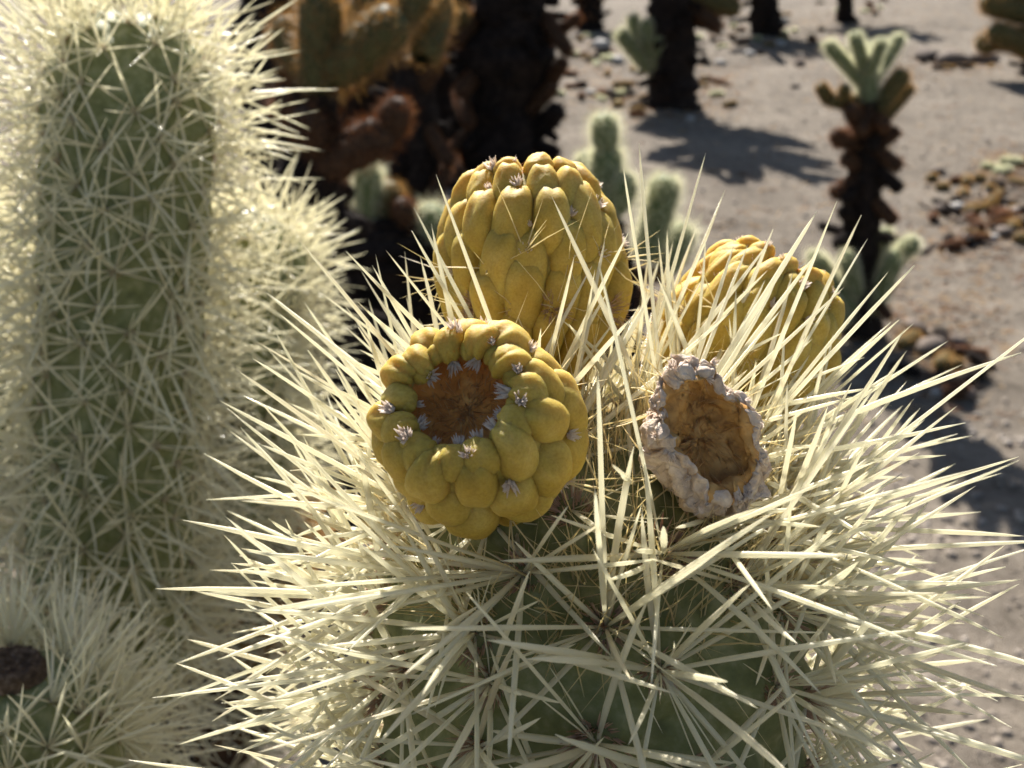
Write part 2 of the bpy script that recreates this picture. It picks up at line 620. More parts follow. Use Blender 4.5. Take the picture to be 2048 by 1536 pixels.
class Fruit:
    def __init__(self, base, axis, Rr, pts, sx=1.0, crumple=0.0, seed=1, long=None):
        self.base, self.axis, self.R, self.sx, self.crumple, self.seed = Vector(base), Vector(axis).normalized(), Rr, sx, crumple, seed
        self.f, self.tot = profile_fn(pts)
        x, y, _ = frame(self.axis)
        self.x, self.y = Vector(x), Vector(y)
        if long is not None:
            self.x = (long - self.axis * long.dot(self.axis)).normalized()
            self.y = self.axis.cross(self.x)

    def pos(self, s, phi, h=0.0):
        r, z = self.f(s)
        r2, z2 = self.f(min(1, s + 0.012))
        r1, z1 = self.f(max(0, s - 0.012))
        tr, tz = r2 - r1, z2 - z1
        l = math.hypot(tr, tz) or 1
        nr, nz = tz / l, -tr / l
        lump = 1 + (0.05 + self.crumple * 0.9) * noise.noise(Vector((math.cos(phi) * 1.3, math.sin(phi) * 1.3, z * 0.9 + self.seed)))
        rr, zz = r * lump + nr * h, z + nz * h
        c = self.x * (math.cos(phi) * self.sx) + self.y * (math.sin(phi) / self.sx)
        p = self.base + (c * rr + self.axis * zz) * self.R
        if self.crumple:
            q = p * (150 / 1.0)
            p = p + Vector((noise.noise(q * 1.4), noise.noise(q * 1.4 + Vector((9, 0, 0))), noise.noise(q * 1.4 + Vector((0, 9, 0))))) * (self.crumple * self.R)
            q = q * 3.2
            p = p + Vector((noise.noise(q * 3), noise.noise(q * 3 + Vector((9, 0, 0))), noise.noise(q * 3 + Vector((0, 9, 0))))) * (self.crumple * 0.22 * self.R)
            p = p + Vector((noise.noise(q), noise.noise(q + Vector((9, 0, 0))), noise.noise(q + Vector((0, 9, 0))))) * (self.crumple * 0.6 * self.R)
        return p

    def normal(self, s, phi):
        e = 0.01
        a = self.pos(min(1, s + e), phi) - self.pos(max(0, s - e), phi)
        b_ = self.pos(s, phi + 0.02) - self.pos(s, phi - 0.02)
        n = b_.cross(a)
        return n.normalized()

    def core(self, s0, s1, ns, nphi, h=0.0, rough=0.0):
        V = []
        for i in range(ns + 1):
            s = s0 + (s1 - s0) * i / ns
            for k in range(nphi):
                phi = 2 * math.pi * k / nphi
                hh = h
                if rough:
                    hh += rough * noise.noise(self.pos(s, phi) * 900) + rough * noise.noise(self.pos(s, phi) * 2500)
                V.append(self.pos(s, phi, hh))
        Fc = [(i * nphi + k, i * nphi + (k + 1) % nphi, (i + 1) * nphi + (k + 1) % nphi, (i + 1) * nphi + k) for i in range(ns) for k in range(nphi)]
        return np.array(V), np.array(Fc)

    def pad(self, s0, phi0, ds, dphi, H, skew=0.0, nr=9, na=22, pinch=0.0):
        """one plump tubercle pressed against its neighbours"""
        V = []
        sd = random.uniform(0, 50)
        for j in range(nr + 1):
            rho = (j / nr) ** 0.8
            for k in range(na):
                t = 2 * math.pi * k / na
                ca, cb = math.cos(t), math.sin(t)
                e = (abs(ca) ** 3.2 + abs(cb) ** 3.2) ** (-1 / 3.2)
                e = 0.6 * e + 0.4
                a, b_ = rho * ca * e, rho * cb * e
                wid = 1.0 - 0.20 * max(0, -b_) ** 1.5 - 0.16 * max(0, b_) ** 3
                hh = 1.12 * max(0.0, 1 - rho ** 2.4) ** 0.66
                hh *= 0.82 + 0.24 * b_ + 0.22 * noise.noise(Vector((a * 1.3 + sd, b_ * 1.3, sd)))
                if pinch:                                  # notch at the areole end
                    hh -= pinch * math.exp(-(((a) / 0.22) ** 2 + ((b_ - 0.86) / 0.30) ** 2))
                h = H * hh - 0.085 * (rho ** 6) + 0.010 * noise.noise(Vector((a * 4 + sd, b_ * 4, 0)))
                V.append(self.pos(s0 + b_ * ds, phi0 + a * dphi * wid + skew * b_ * dphi, h))
        Fc = []
        for j in range(nr):
            for k in range(na):
                Fc.append((j * na + k, j * na + (k + 1) % na, (j + 1) * na + (k + 1) % na, (j + 1) * na + k))
        return np.array(V), np.array(Fc)


FRUIT_PTS = [(0.30, -1.0), (0.42, -0.55), (0.58, 0.0), (0.86, 0.45), (0.98, 0.95), (0.97, 1.38), (0.83, 1.84), (0.62, 2.18), (0.49, 2.28), (0.42, 2.14), (0.37, 1.95), (0.2, 1.85), (0.0, 1.84)]
OPEN_PTS = [(0.30, -1.0), (0.42, -0.55), (0.58, -0.1), (0.84, 0.35), (0.98, 0.80), (0.98, 1.20), (0.90, 1.58), (0.76, 1.80), (0.63, 1.80), (0.57, 1.64), (0.50, 1.50), (0.3, 1.44), (0.0, 1.42)]
DRY_PTS = [(0.35, -1.0), (0.45, -0.5), (0.60, 0.1), (0.80, 0.6), (0.95, 1.1), (0.98, 1.45), (0.92, 1.66), (0.79, 1.68), (0.70, 1.52), (0.62, 1.30), (0.45, 1.15), (0.2, 1.1), (0.0, 1.1)]

TUFTS = [tuft_mesh(18, 0.0014, 0.00026, 0.5, 'tuft', i) for i in range(4)]
BROWN_TUFTS = [tuft_mesh(70, 0.0026, 0.00015, 0.95, 'brown_tuft', 20 + i) for i in range(4)]


def make_fruit(fr, parent, org, rows, label, mats, nseed, hairs=True, tuft_scale=1.0, cup_s=0.80, rough_cup=0.03):
    random.seed(nseed)
    V, Fq = fr.core(0.0, cup_s, 40, 64)
    o = link('fruit', np_mesh('fruit', V - np.array(org), Fq, mats[0]), parent)
    o['label'] = label
    V, Fq = fr.core(cup_s - 0.02, 1.0, 26, 72, 0.004, rough_cup)
    link('cup', np_mesh('cup', V - np.array(org), Fq, mats[1]), o)
    fl = []
    for i in range(420):
        sa, ph = random.uniform(cup_s + 0.0, 0.995), random.uniform(0, 6.283)
        p_, n_ = fr.pos(sa, ph, 0.01), fr.normal(sa, ph)
        t_ = (fr.pos(min(1, sa + 0.03), ph) - fr.pos(max(0, sa - 0.03), ph)).normalized()
        d_ = t_ * random.choice((-1, 1)) + n_ * random.uniform(0.05, 0.35) + Vector(tuple(rng.normal(0, 0.45, 3)))
        fl.append((np.array(p_), np.array(d_), random.uniform(0.0008, 0.0026), 0.00005, random.gauss(0, 0.15), 0.0))
    V, Fq = batch(fl, T_THIN, org)
    fo = link('fibres', np_mesh('fibres', V, Fq, 'fibre'), o)
    fo['kind'] = 'stuff'
    hair_list = []
    for (s0, ds, n, H, ph, pinch) in rows:
        for i in range(n):
            phi = ph + 2 * math.pi * i / n + random.gauss(0, 0.055)
            s = s0 + random.gauss(0, ds * 0.12)
            dphi = math.pi / n * random.uniform(0.96, 1.22)
            dd = ds * random.uniform(0.85, 1.25)
            fine = (16, 36) if fr.crumple else (9, 24)
            V, Fq = fr.pad(s, phi, dd, dphi, H * random.uniform(0.75, 1.25), random.gauss(0.18, 0.14), fine[0], fine[1], pinch)
            link('tubercle', np_mesh('tubercle', V - np.array(org), Fq, mats[0]), o)
            sa = s + dd * 0.86
            pa = fr.pos(sa, phi + 0.18 * dphi, H * 0.42)
            na = fr.normal(sa, phi)
            if random.random() < (0.86 if s0 < rows[-1][0] - 1e-6 else 0.12):
                me = random.choice(TUFTS if s0 > 0.30 else TUFTS + BROWN_TUFTS)
                place(me, 'areole_tuft', o, org, pa, na + fr.axis * 0.25, random.uniform(0, 6), tuft_scale * random.uniform(0.6, 1.35))
            if hairs and s0 < 0.42:
                for _ in range(random.randint(3, 7)):
                    d = na + Vector((random.gauss(0, 0.7), random.gauss(0, 0.7), random.gauss(0, 0.7)))
                    hair_list.append((np.array(pa), np.array(d), random.uniform(0.004, 0.013), random.uniform(0.00008, 0.00017), random.gauss(0, 0.12), random.uniform(0, 6)))
    if hair_list:
        V, Fq = batch(hair_list, T_THIN, org)
        h = link('hairs', np_mesh('hairs', V, Fq, 'hair'), o)
        h['kind'] = 'stuff'
    return o


# ------------------------------------------------------------------ the cactus in front
MAIN_AX = D(0.02, 0.97, 0.25)
jm = Joint(P(1200, 892, 0.169), MAIN_AX, 0.0302, 0.030, 0.115, -0.05, 0.03)
foot_m = jm.apex - jm.axis * jm.len
base_m = Vector((foot_m.x, foot_m.y + 0.05, ground_h(foot_m.x, foot_m.y + 0.05)))
main = empty('cholla_cactus', base_m, 'near cactus stem tipped with three yellow fruits and one dried grey fruit', 'cactus')
OM = base_m

f1 = Fruit(P(1066, 520, 0.181) - D(-0.03, 1, -0.05) * 0.0172, D(-0.03, 1, -0.05), 0.0136, FRUIT_PTS, 1.0, 0, 3)
f2 = Fruit(P(962, 860, 0.140) - D(-0.25, 0.42, 0.87) * 0.0103, D(-0.25, 0.42, 0.87), 0.0110, OPEN_PTS, 1.0, 0, 8)
f3 = Fruit(P(1488, 684, 0.188) - D(0.46, 0.88, 0.10) * 0.0148, D(0.46, 0.88, 0.10), 0.0128, FRUIT_PTS, 1.0, 0, 14)

f4 = Fruit(P(1400, 890, 0.146) - D(0.14, 0.16, 0.97) * 0.0075, D(0.14, 0.16, 0.97), 0.0079, DRY_PTS, 1.26, 0.21, 21, D(-0.38, 0.9, -0.1))

#            s0    ds    n   height phase pinch
# rows are given as (height along the profile, half length in radii, count, relief, phase, notch), in radii from the foot of the profile
def rows_for(fr, spec):
    return [(a / fr.tot, l / fr.tot, n_, H, ph, pin) for a, l, n_, H, ph, pin in spec]


ROWS_TALL = [(1.25, 0.46, 12, 0.17, 0.1, 0.1), (1.78, 0.52, 13, 0.19, 0.4, 0.25), (2.28, 0.56, 14, 0.21, 0.15, 0.3), (2.78, 0.52, 14, 0.22, 0.37, 0.4), (3.18, 0.34, 13, 0.21, 0.16, 0.45), (3.47, 0.17, 10, 0.17, 0.4, 0.5)]
ROWS_OPEN = [(1.25, 0.40, 9, 0.19, 0.3, 0.1), (1.75, 0.42, 9, 0.23, 0.0, 0.3), (2.22, 0.44, 10, 0.23, 0.36, 0.35), (2.66, 0.40, 11, 0.21, 0.05, 0.4), (2.98, 0.28, 11, 0.17, 0.35, 0.5), (3.14, 0.16, 12, 0.10, 0.1, 0.5)]
ROWS_DRY = [(1.05, 0.3, 10, 0.10, 0.0, 0.3), (1.5, 0.28, 12, 0.13, 0.3, 0.4), (1.95, 0.25, 14, 0.15, 0.1, 0.6), (2.3, 0.22, 16, 0.15, 0.25, 0.7), (2.55, 0.18, 17, 0.13, 0.1, 0.7), (2.76, 0.12, 17, 0.08, 0.3, 0.6)]
make_fruit(f1, main, OM, rows_for(f1, ROWS_TALL), 'tall yellow fruit leaning away, its ridged side in view', ('fruit', 'cup'), 3)
make_fruit(f2, main, OM, rows_for(f2, ROWS_OPEN), 'yellow fruit showing its hollow red-brown cup', ('fruit', 'cup'), 5)
make_fruit(f3, main, OM, rows_for(f3, ROWS_TALL), 'smaller yellow fruit leaning outwards behind the dried one', ('fruit', 'cup'), 10)
make_fruit(f4, main, OM, rows_for(f4, ROWS_DRY), 'dried grey wrinkled fruit with a brown hollow', ('dry', 'dry_cup'), 12, True, 0.6, 0.70, 0.05)
FR = [(f1, 0.0155, 2.2), (f2, 0.0130, 1.9), (f3, 0.0130, 2.2), (f4, 0.0090, 1.6)]


def in_fruit(p):
    for fr, r, h in FR:
        v = Vector(p) - fr.base
        z = v.dot(fr.axis)
        if -0.3 * fr.R < z < (h + 0.15) * fr.R and (v - fr.axis * z).length < r * 1.06:
            return True
    return False


def hides(s, px0, py0, rx, ry, dmax):
    for p in seg_pts(s):
        x, y, d = pix(p)
        if d < dmax and ((x - px0) / rx) ** 2 + ((y - py0) / ry) ** 2 < 1:
            return True
    return False


def blocked(s):
    pts = seg_pts(s)
    if any(in_fruit(q) for q in pts) or any((Vector(q) - C0).length < 0.075 for q in pts):
        return True
    if hides(s, 962, 845, 215, 220, 0.150) or hides(s, 1405, 880, 130, 155, 0.155):
        return True
    if hides(s, 1066, 430, 190, 140, 0.19) and random.random() < 0.65:
        return True
    return hides(s, 1505, 590, 160, 90, 0.19) and random.random() < 0.55


random.seed(21)
am = jm.areoles(0.000135, 0.0008, 0.110, 0.55)
V, Fq = jm.body(am, 0.0052)
joint_m = link('joint', np_mesh('joint', V - np.array(OM), Fq, 'stem'), main)
all_sp = []
for (t, phi) in am:
    p, n = jm.pos(t, phi), jm.nrm(t, phi)
    p = p + n * 0.0046
    near_top = max(0, 1 - t / 0.03)
    k = 12 if t > 0.034 else 16
    sp = star(p, n, jm.axis, k, 0.021 * (1 + 0.45 * near_top), 0.038 * (1 + 0.28 * near_top), 0.00046 * (1 - 0.15 * near_top), 9, 82, 0.45 * near_top, 5)
    for s in sp:
        for attempt in range(5):
            if not blocked(s):
                all_sp.append(s)
                break
            d = s[1] * 0.75 + rng.normal(0, 0.42, 3) + np.array(n) * 0.25
            s = (s[0], d / np.linalg.norm(d), s[2] * 0.93, s[3], s[4], s[5])
    me = random.choice(BROWN_TUFTS)
    if not in_fruit(p):
        place(me, 'areole_tuft', joint_m, OM, p, n, random.uniform(0, 6), random.uniform(1.2, 1.8))


def big(s):
    x, y, d = pix(s[0] + s[1] * s[2])
    x0, y0, d0 = pix(s[0])
    vis = 1.0 if (-100 < x < 2150 and -100 < y < 1640) else 0.05
    back = 1.0
    return vis * math.hypot(x - x0, y - y0) * s[3] / d


def split_spines(sps, parent, org, nmax, tm, mat='spine'):
    sps = sorted(sps, key=big, reverse=True)
    for s in sps[:nmax]:
        spine_obj(s, parent, org)
    rest = sps[nmax:]
    if rest:
        V, Fq = batch(rest, tm, org)
        o = link('spines', np_mesh('spines', V, Fq, mat), parent)
        o['kind'] = 'stuff'


split_spines(all_sp, joint_m, OM, 300, T_FULL)

# fine hairs tangled between the fruits
hl = []
random.seed(5)
for i in range(2600):
    t, phi = random.uniform(0.0003, 0.02), random.uniform(0, 6.283)
    p, n = jm.pos(t, phi), jm.nrm(t, phi)
    d = np.array(n) * 0.9 + np.array(jm.axis) * 0.6 + rng.normal(0, 0.55, 3)
    s = (np.array(p), d, random.uniform(0.008, 0.024), random.uniform(0.00007, 0.00022), random.gauss(0, 0.14), random.uniform(0, 6))
    if any(in_fruit(q) for q in seg_pts(s)[1:]) or hides(s, 950, 830, 215, 205, 0.150) or hides(s, 1410, 870, 120, 140, 0.155):
        continue
    hl.append(s)
V, Fq = batch(hl, T_THIN, OM)
h = link('hairs', np_mesh('hairs', V, Fq, 'hair'), joint_m)
h['kind'] = 'stuff'


def trunk_down(top, base, r0, r1, root, org, name='trunk', mat='bark', seed=0, bristle=260, bmat='dark_spine', bl=0.02):
    pts = interp_path([top, top.lerp(base, 0.35) + Vector((0.012, 0.0, 0)), top.lerp(base, 0.7) + Vector((-0.008, 0.006, 0)), base - Vector((0, 0, 0.03))], 34)
    rad = [r0 + (r1 - r0) * i / 34 for i in range(35)]
    V, Fc = tube(pts, rad, 18, 0.28, seed)
    tr = link(name, raw_mesh(name, [v - org for v in V], Fc, mat), root)
    bl_ = []
    for i in range(bristle):
        q = random.uniform(0, 0.98)
        k = min(int(q * 34), 33)
        p = pts[k].lerp(pts[k + 1], q * 34 - k)
        a = random.uniform(0, 6.283)
        rr = rad[k] * 0.95
        n = Vector((math.cos(a), math.sin(a), 0))
        for _ in range(5):
            bl_.append((np.array(p + n * rr), np.array(n) + rng.normal(0, 0.5, 3), bl * random.uniform(0.5, 1.2), 0.0005, random.gauss(0, 0.05), 0.0))
    V, Fq = batch(bl_, T_TINY, org)
    b_ = link('bristles', np_mesh('bristles', V, Fq, bmat), tr)
    b_['kind'] = 'stuff'
    return tr


trunk_down(foot_m + Vector((0, 0, 0.012)), base_m, 0.022, 0.034, main, OM, 'trunk', 'bark', 3, 120)

# ------------------------------------------------------------------ the tall stem on the left
top_l, bot_l = P(268, 30, 0.352), P(214, 1330, 0.385)
ax_l = (top_l - bot_l).normalized()
jl = Joint(top_l, ax_l, 0.0250, 0.028, (top_l - bot_l).length + 0.02, -0.04, 0.03)
foot_l = jl.apex - jl.axis * jl.len
base_l = Vector((foot_l.x - 0.05, foot_l.y + 0.10, ground_h(foot_l.x - 0.05, foot_l.y + 0.10)))
left = empty('cholla_cactus', base_l, 'tall thick green cactus stem wrapped all round in glowing straw-coloured spines', 'cactus')
random.seed(33)
al = jl.areoles(0.000140, 0.001, None, 0.6)
V, Fq = jl.body(al, 0.0022, 110, 170)
joint_l = link('joint', np_mesh('joint', V - np.array(base_l), Fq, 'stem'), left)
sps = []
tufts = []
for (t, phi) in al:
    p, n = jl.pos(t, phi), jl.nrm(t, phi)
    p = p + n * 0.0018
    sps += star(p, n, jl.axis, random.choice((8, 9, 11, 12, 13)), 0.021, 0.040, 0.00043, 5, 80, 0.22 * max(0, 1 - t / 0.04), 2)
    tufts.append((p, n))
split_spines(sps, joint_l, base_l, 300, T_MID)
for p, n in tufts:
    if n.dot(C0 - p) > 0:
        place(random.choice(BROWN_TUFTS), 'areole_tuft', joint_l, base_l, p, n, random.uniform(0, 6), random.uniform(0.5, 0.9))


def near_side_joint(root, org, apex, foot, Rr, seed, label=None, lm=(0.020, 0.032), per=12, skin='stem', smat='spine'):
    random.seed(seed)
    j = Joint(apex, (apex - foot), Rr, Rr * 1.1, (apex - foot).length, -0.03, 0.025)
    a = j.areoles(0.000122, 0.001, None, 0.6)
    V, Fq = j.body(a, 0.002, 64, 70)
    o = link('joint', np_mesh('joint', V - np.array(org), Fq, skin), root)
    if label:
        o['label'] = label
    sp = []
    for (t, phi) in a:
        p, n = j.pos(t, phi), j.nrm(t, phi)
        sp += star(p + n * 0.0015, n, j.axis, per, lm[0], lm[1], 0.00042, 6, 80, 0.2 * max(0, 1 - t / 0.03), 0)
    V, Fq = batch(sp, T_MID, org)
    q = link('spines', np_mesh('spines', V, Fq, smat), o)
    q['kind'] = 'stuff'
    return o


near_side_joint(left, base_l, P(525, 450, 0.455), P(440, 820, 0.42), 0.021, 8, 'side joint half hidden behind the stem')
near_side_joint(left, base_l, P(520, 780, 0.46), P(330, 1160, 0.43), 0.024, 9)
near_side_joint(left, base_l, P(500, 1190, 0.50), P(330, 1450, 0.46), 0.02, 19, 'brown withered side joint', (0.012, 0.02), 9, 'dead_skin', 'tan_spine')
near_side_joint(left, base_l, P(560, 1010, 0.49), P(360, 1300, 0.45), 0.022, 29, None, (0.016, 0.026), 11, 'olive', 'tan_spine')
near_side_joint(left, base_l, P(520, 1330, 0.47), P(300, 1560, 0.44), 0.022, 31, None, (0.016, 0.026), 11, 'dead_skin', 'spine')
near_side_joint(left, base_l, P(-120, 420, 0.42), P(60, 1000, 0.42), 0.026, 10)
trunk_down(foot_l + Vector((0, 0, 0.015)), base_l, 0.024, 0.045, left, base_l, 'trunk', 'bark', 8, 200, 'dead_spine')

# ------------------------------------------------------------------ the stub with the dry scar, lower left corner
ap = P(22, 1345, 0.262)
js = Joint(ap, D(0.10, 0.93, 0.34), 0.0235, 0.022, 0.10, -0.05, 0.02)
foot_s = js.apex - js.axis * js.len
base_s = Vector((foot_s.x - 0.06, foot_s.y + 0.02, ground_h(foot_s.x - 0.06, foot_s.y + 0.02)))
stub = empty('cholla_cactus', base_s, 'low cactus stub with a dark dry scar on its tip and upswept pale spines', 'cactus')
random.seed(41)
as_ = js.areoles(0.000095, 0.0025, None, 0.6)
V, Fq = js.body(as_, 0.002, 80, 80)
joint_s = link('joint', np_mesh('joint', V - np.array(base_s), Fq, 'stem'), stub)
# the scar: a rough shallow bowl of dead tissue on the tip
V = []
for i in range(13):
    q = i / 12
    rr = 0.0085 * q
    z = 0.0022 + 0.0016 * q * q - 0.004 * max(0, q - 0.8) / 0.2
    for k in range(36):
        a = 2 * math.pi * k / 36
        v = js.apex + js.x * (rr * math.cos(a)) + js.y * (rr * math.sin(a)) + js.axis * z
        v = v + js.axis * (0.0011 * noise.noise(v * 700) + 0.0008 * noise.noise(v * 1900))
        V.append(v - base_s)
Fq = np.array([(i * 36 + k, (i + 1) * 36 + k, (i + 1) * 36 + (k + 1) % 36, i * 36 + (k + 1) % 36) for i in range(12) for k in range(36)])
o = link('scar', np_mesh('scar', np.array(V), Fq, 'scar'), joint_s)
o['label'] = 'dark brown dry scar'
fl = []
for i in range(420):
    a, q = random.uniform(0, 6.283), 0.0082 * math.sqrt(random.random())
    p = js.apex + js.x * (q * math.cos(a)) + js.y * (q * math.sin(a)) + js.axis * 0.0022
    fl.append((np.array(p), np.array(js.axis) + rng.normal(0, 0.6, 3), random.uniform(0.001, 0.0026), 0.00009, 0.1, 0.0))
V, Fq = batch(fl, T_TINY, base_s)
q = link('fuzz', np_mesh('fuzz', V, Fq, 'scar'), joint_s)
q['kind'] = 'stuff'
sps = []
for (t, phi) in as_:
    p, n = js.pos(t, phi), js.nrm(t, phi)
    p = p + n * 0.0015
    nt_ = max(0, 1 - t / 0.035)
    sps += star(p, n, js.axis, 14, 0.018, 0.030, 0.00036, 6, 74, 0.75 * nt_, 4)
    place(random.choice(BROWN_TUFTS), 'areole_tuft', joint_s, base_s, p, n, random.uniform(0, 6), random.uniform(0.5, 0.9))
sps = [s for s in sps if not hides(s, 25, 1340, 70, 45, 0.30)]
split_spines(sps, joint_s, base_s, 260, T_MID)
trunk_down(foot_s + Vector((0, 0, 0.012)), base_s, 0.02, 0.03, stub, base_s, 'trunk', 'bark', 12, 80, 'dead_spine')

# ------------------------------------------------------------------ joints of the plants behind (shared meshes)
PROTO = {}


def make_proto(key, L, Rr, skin, smat, per, slen, srad, area, hump=0.0016):
    random.seed(sum(map(ord, key)))
    j = Joint(Vector((0, 0, L)), Vector((0, 0, 1)), Rr, Rr * 1.05, L, 0.0, Rr * 1.2)
    a = j.areoles(area, 0.002, None, 0.7)
    V, Fq = j.body(a, hump, 26, 30)
    bm_ = np_mesh('joint', V, Fq, skin)
    sp = []
    for (t, phi) in a:
        p, n = j.pos(t, phi), j.nrm(t, phi)
        sp += star(p, n, j.axis, per, slen * 0.7, slen * 1.15, srad, 6, 78, 0.1, 0)
    V, Fq = batch(sp, T_TINY)
    PROTO[key] = (L, Rr, bm_, np_mesh('spines', V, Fq, smat))


for nm, skin, sm, per, sl in (('green', 'far_green', 'far_spine', 10, 0.023), ('olive', 'olive', 'tan_spine', 9, 0.019), ('dead', 'dead_skin', 'dead_spine', 10, 0.018), ('dark', 'bark', 'dark_spine', 9, 0.017)):
    make_proto(nm + '_long', 0.150, 0.0215, skin, sm, per, sl, 0.00045, 0.00013)
    make_proto(nm + '_mid', 0.095, 0.0215, skin, sm, per, sl, 0.00045, 0.00013)
    make_proto(nm + '_short', 0.058, 0.0200, skin, sm, per, sl, 0.00045, 0.00013)


def far_joint(root, org, p0, p1, kind, width=None, name='joint'):
    """joint from p0 (foot) to p1 (tip)"""
    d = p1 - p0
    L = d.length
    w = width or 0.0215
    key = min((k for k in PROTO if k.startswith(kind + '_')), key=lambda k: abs(PROTO[k][0] / PROTO[k][1] - L / w))
    Lp, Rp, bm_, sm_ = PROTO[key]
    k = w / Rp
    q = d.to_track_quat('Z', 'Y').to_matrix().to_4x4()
    o = bpy.data.objects.new(name, bm_)
    COL.objects.link(o)
    o.parent = root
    o.matrix_local = Matrix.Translation(p0 - org) @ q @ Matrix.Rotation(random.uniform(0, 6.28), 4, 'Z') @ Matrix.Diagonal((k, k, L / Lp, 1))
    s = bpy.data.objects.new('spines', sm_)
    COL.objects.link(s)
    s.parent = o
    s['kind'] = 'stuff'
    return o


def far_plant(base_px, label, joints, trunk=None, seed=1, Y=None, name='cholla_cactus', cat='cactus', group=None, hang=0, hang_kind='dead', bristle=200, head=None):
    """trunk: list of (px, py, width_px); joints: (x0, y0, x1, y1, kind, width_px, depth offset)"""
    random.seed(seed)
    if Y is None:
        base = on_ground(*base_px)
    else:
        q = Q(base_px[0], base_px[1], Y)
        base = Vector((q.x, Y, ground_h(q.x, Y)))
    root = empty(name, base, label, cat, group)
    Yp = base.y
    sc_ = (base - C0).dot(FWD) / F
    if trunk:
        pts = [Q(x, y, Yp) for x, y, w in trunk]
        rad = [w * 0.5 * (p - C0).dot(FWD) / F for p, (x, y, w) in zip(pts, trunk)]
        pts = [base - Vector((0, 0, 0.04))] + pts
        rad = [rad[0] * 1.2] + rad
        n = 40
        path = interp_path(pts, n)
        rr = [max(v.x, 0.004) for v in interp_path([Vector((r, 0, 0)) for r in rad], n)]
        V, Fc = tube(path, rr, 16, 0.35, seed)
        tr = link('trunk', raw_mesh('trunk', [v - base for v in V], Fc, 'bark'), root)
        bl_ = []
        for i in range(bristle):
            k = random.randrange(n)
            p = path[k].lerp(path[k + 1], random.random())
            a = random.uniform(0, 6.283)
            nn = Vector((math.cos(a), math.sin(a), 0))
            for _ in range(7):
                bl_.append((np.array(p + nn * rr[k] * 0.95), np.array(nn) + rng.normal(0, 0.55, 3), random.uniform(0.008, 0.028), 0.0006, random.gauss(0, 0.05), 0.0))
        V, Fq = batch(bl_, T_TINY, base)
        b_ = link('bristles', np_mesh('bristles', V, Fq, 'dark_spine'), tr)
        b_['kind'] = 'stuff'
        for i in range(hang):                                # dead joints still clinging to the trunk
            k = random.randrange(4, n - 1)
            a = random.uniform(0, 6.283)
            nn = Vector((math.cos(a), math.sin(a), random.uniform(-0.9, 0.25))).normalized()
            p0 = path[k] + nn * rr[k] * 0.6
            p1 = p0 + nn * (rr[k] * 0.5 + random.uniform(0.03, 0.085))
            far_joint(root, base, p0, p1, random.choice((hang_kind, hang_kind, 'dark')), random.uniform(0.010, 0.017), 'dead_joint')
    if head:                                                  # branching head of the plant: count, spread, kinds
        cnt, spread, kinds = head
        top = path[-1]
        for i in range(cnt):
            a = random.uniform(0, 6.283)
            d = Vector((math.cos(a), math.sin(a), random.uniform(0.1, 1.3))).normalized()
            p0 = top + Vector((0, 0, random.uniform(-0.12, 0.02)))
            p1 = p0 + d * random.uniform(0.12, 0.16) * spread
            kd = random.choice(kinds)
            far_joint(root, base, p0, p1, kd, 0.023, 'joint')
            for _ in range(2):
                d2 = (d + Vector((random.gauss(0, 0.7), random.gauss(0, 0.7), random.gauss(0.2, 0.5)))).normalized()
                far_joint(root, base, p1 - d * 0.01, p1 + d2 * random.uniform(0.09, 0.14) * spread, kd, 0.022, 'joint')
    for (x0, y0, x1, y1, kind, w, dy) in joints:
        d0, d1 = (dy if isinstance(dy, tuple) else (dy * 0.3, dy))
        far_joint(root, base, Q(x0, y0, Yp + d0), Q(x1, y1, Yp + d1), kind, w * 0.5 * sc_ if w else None, 'dead_joint' if kind in ('dead', 'dark') else 'joint')
    return root


# the small tree-like cactus standing on the open sand
far_plant((1722, 660), 'small upright cactus with dark trunk and a crown of pale green arms on open sand', [
    (1735, 205, 1734, 128, 'green', 34, 0.0), (1728, 170, 1652, 84, 'green', 22, 0.0), (1730, 140, 1708, 66, 'green', 22, -0.03),
    (1738, 150, 1766, 78, 'green', 20, -0.05), (1742, 165, 1803, 70, 'green', 23, 0.05), (1735, 140, 1742, 88, 'green', 20, 0.12),
    (1748, 225, 1812, 140, 'olive', 32, 0.0), (1750, 250, 1822, 168, 'olive', 28, 0.05),
    (1722, 208, 1655, 198, 'olive', 26, -0.02), (1660, 205, 1638, 168, 'olive', 22, -0.02), (1684, 205, 1690, 172, 'olive', 20, -0.05),
    (1725, 255, 1698, 215, 'dead', 28, -0.06), (1720, 292, 1662, 268, 'dead', 28, -0.02), (1745, 298, 1798, 258, 'dead', 24, 0.0),
    (1750, 300, 1802, 338, 'dead', 26, -0.04), (1715, 330, 1686, 318, 'dead', 22, -0.05), (1720, 365, 1662, 388, 'dead', 30, -0.04),
    (1705, 470, 1668, 492, 'dark', 26, -0.04), (1715, 440, 1680, 420, 'dark', 24, -0.05), (1745, 350, 1770, 372, 'dark', 22, 0.0),
    (1745, 620, 1794, 505, 'green', 34, -0.08), (1785, 520, 1832, 482, 'green', 32, -0.08), (1750, 560, 1776, 455, 'green', 26, 0.06),
    (1708, 630, 1624, 508, 'green', 34, -0.08), (1712, 590, 1692, 508, 'green', 30, -0.1), (1690, 640, 1645, 595, 'green', 32, -0.12)],
    [(1722, 560, 74), (1724, 430, 70), (1730, 330, 60), (1734, 250, 48), (1735, 200, 38)], 4, hang=20)

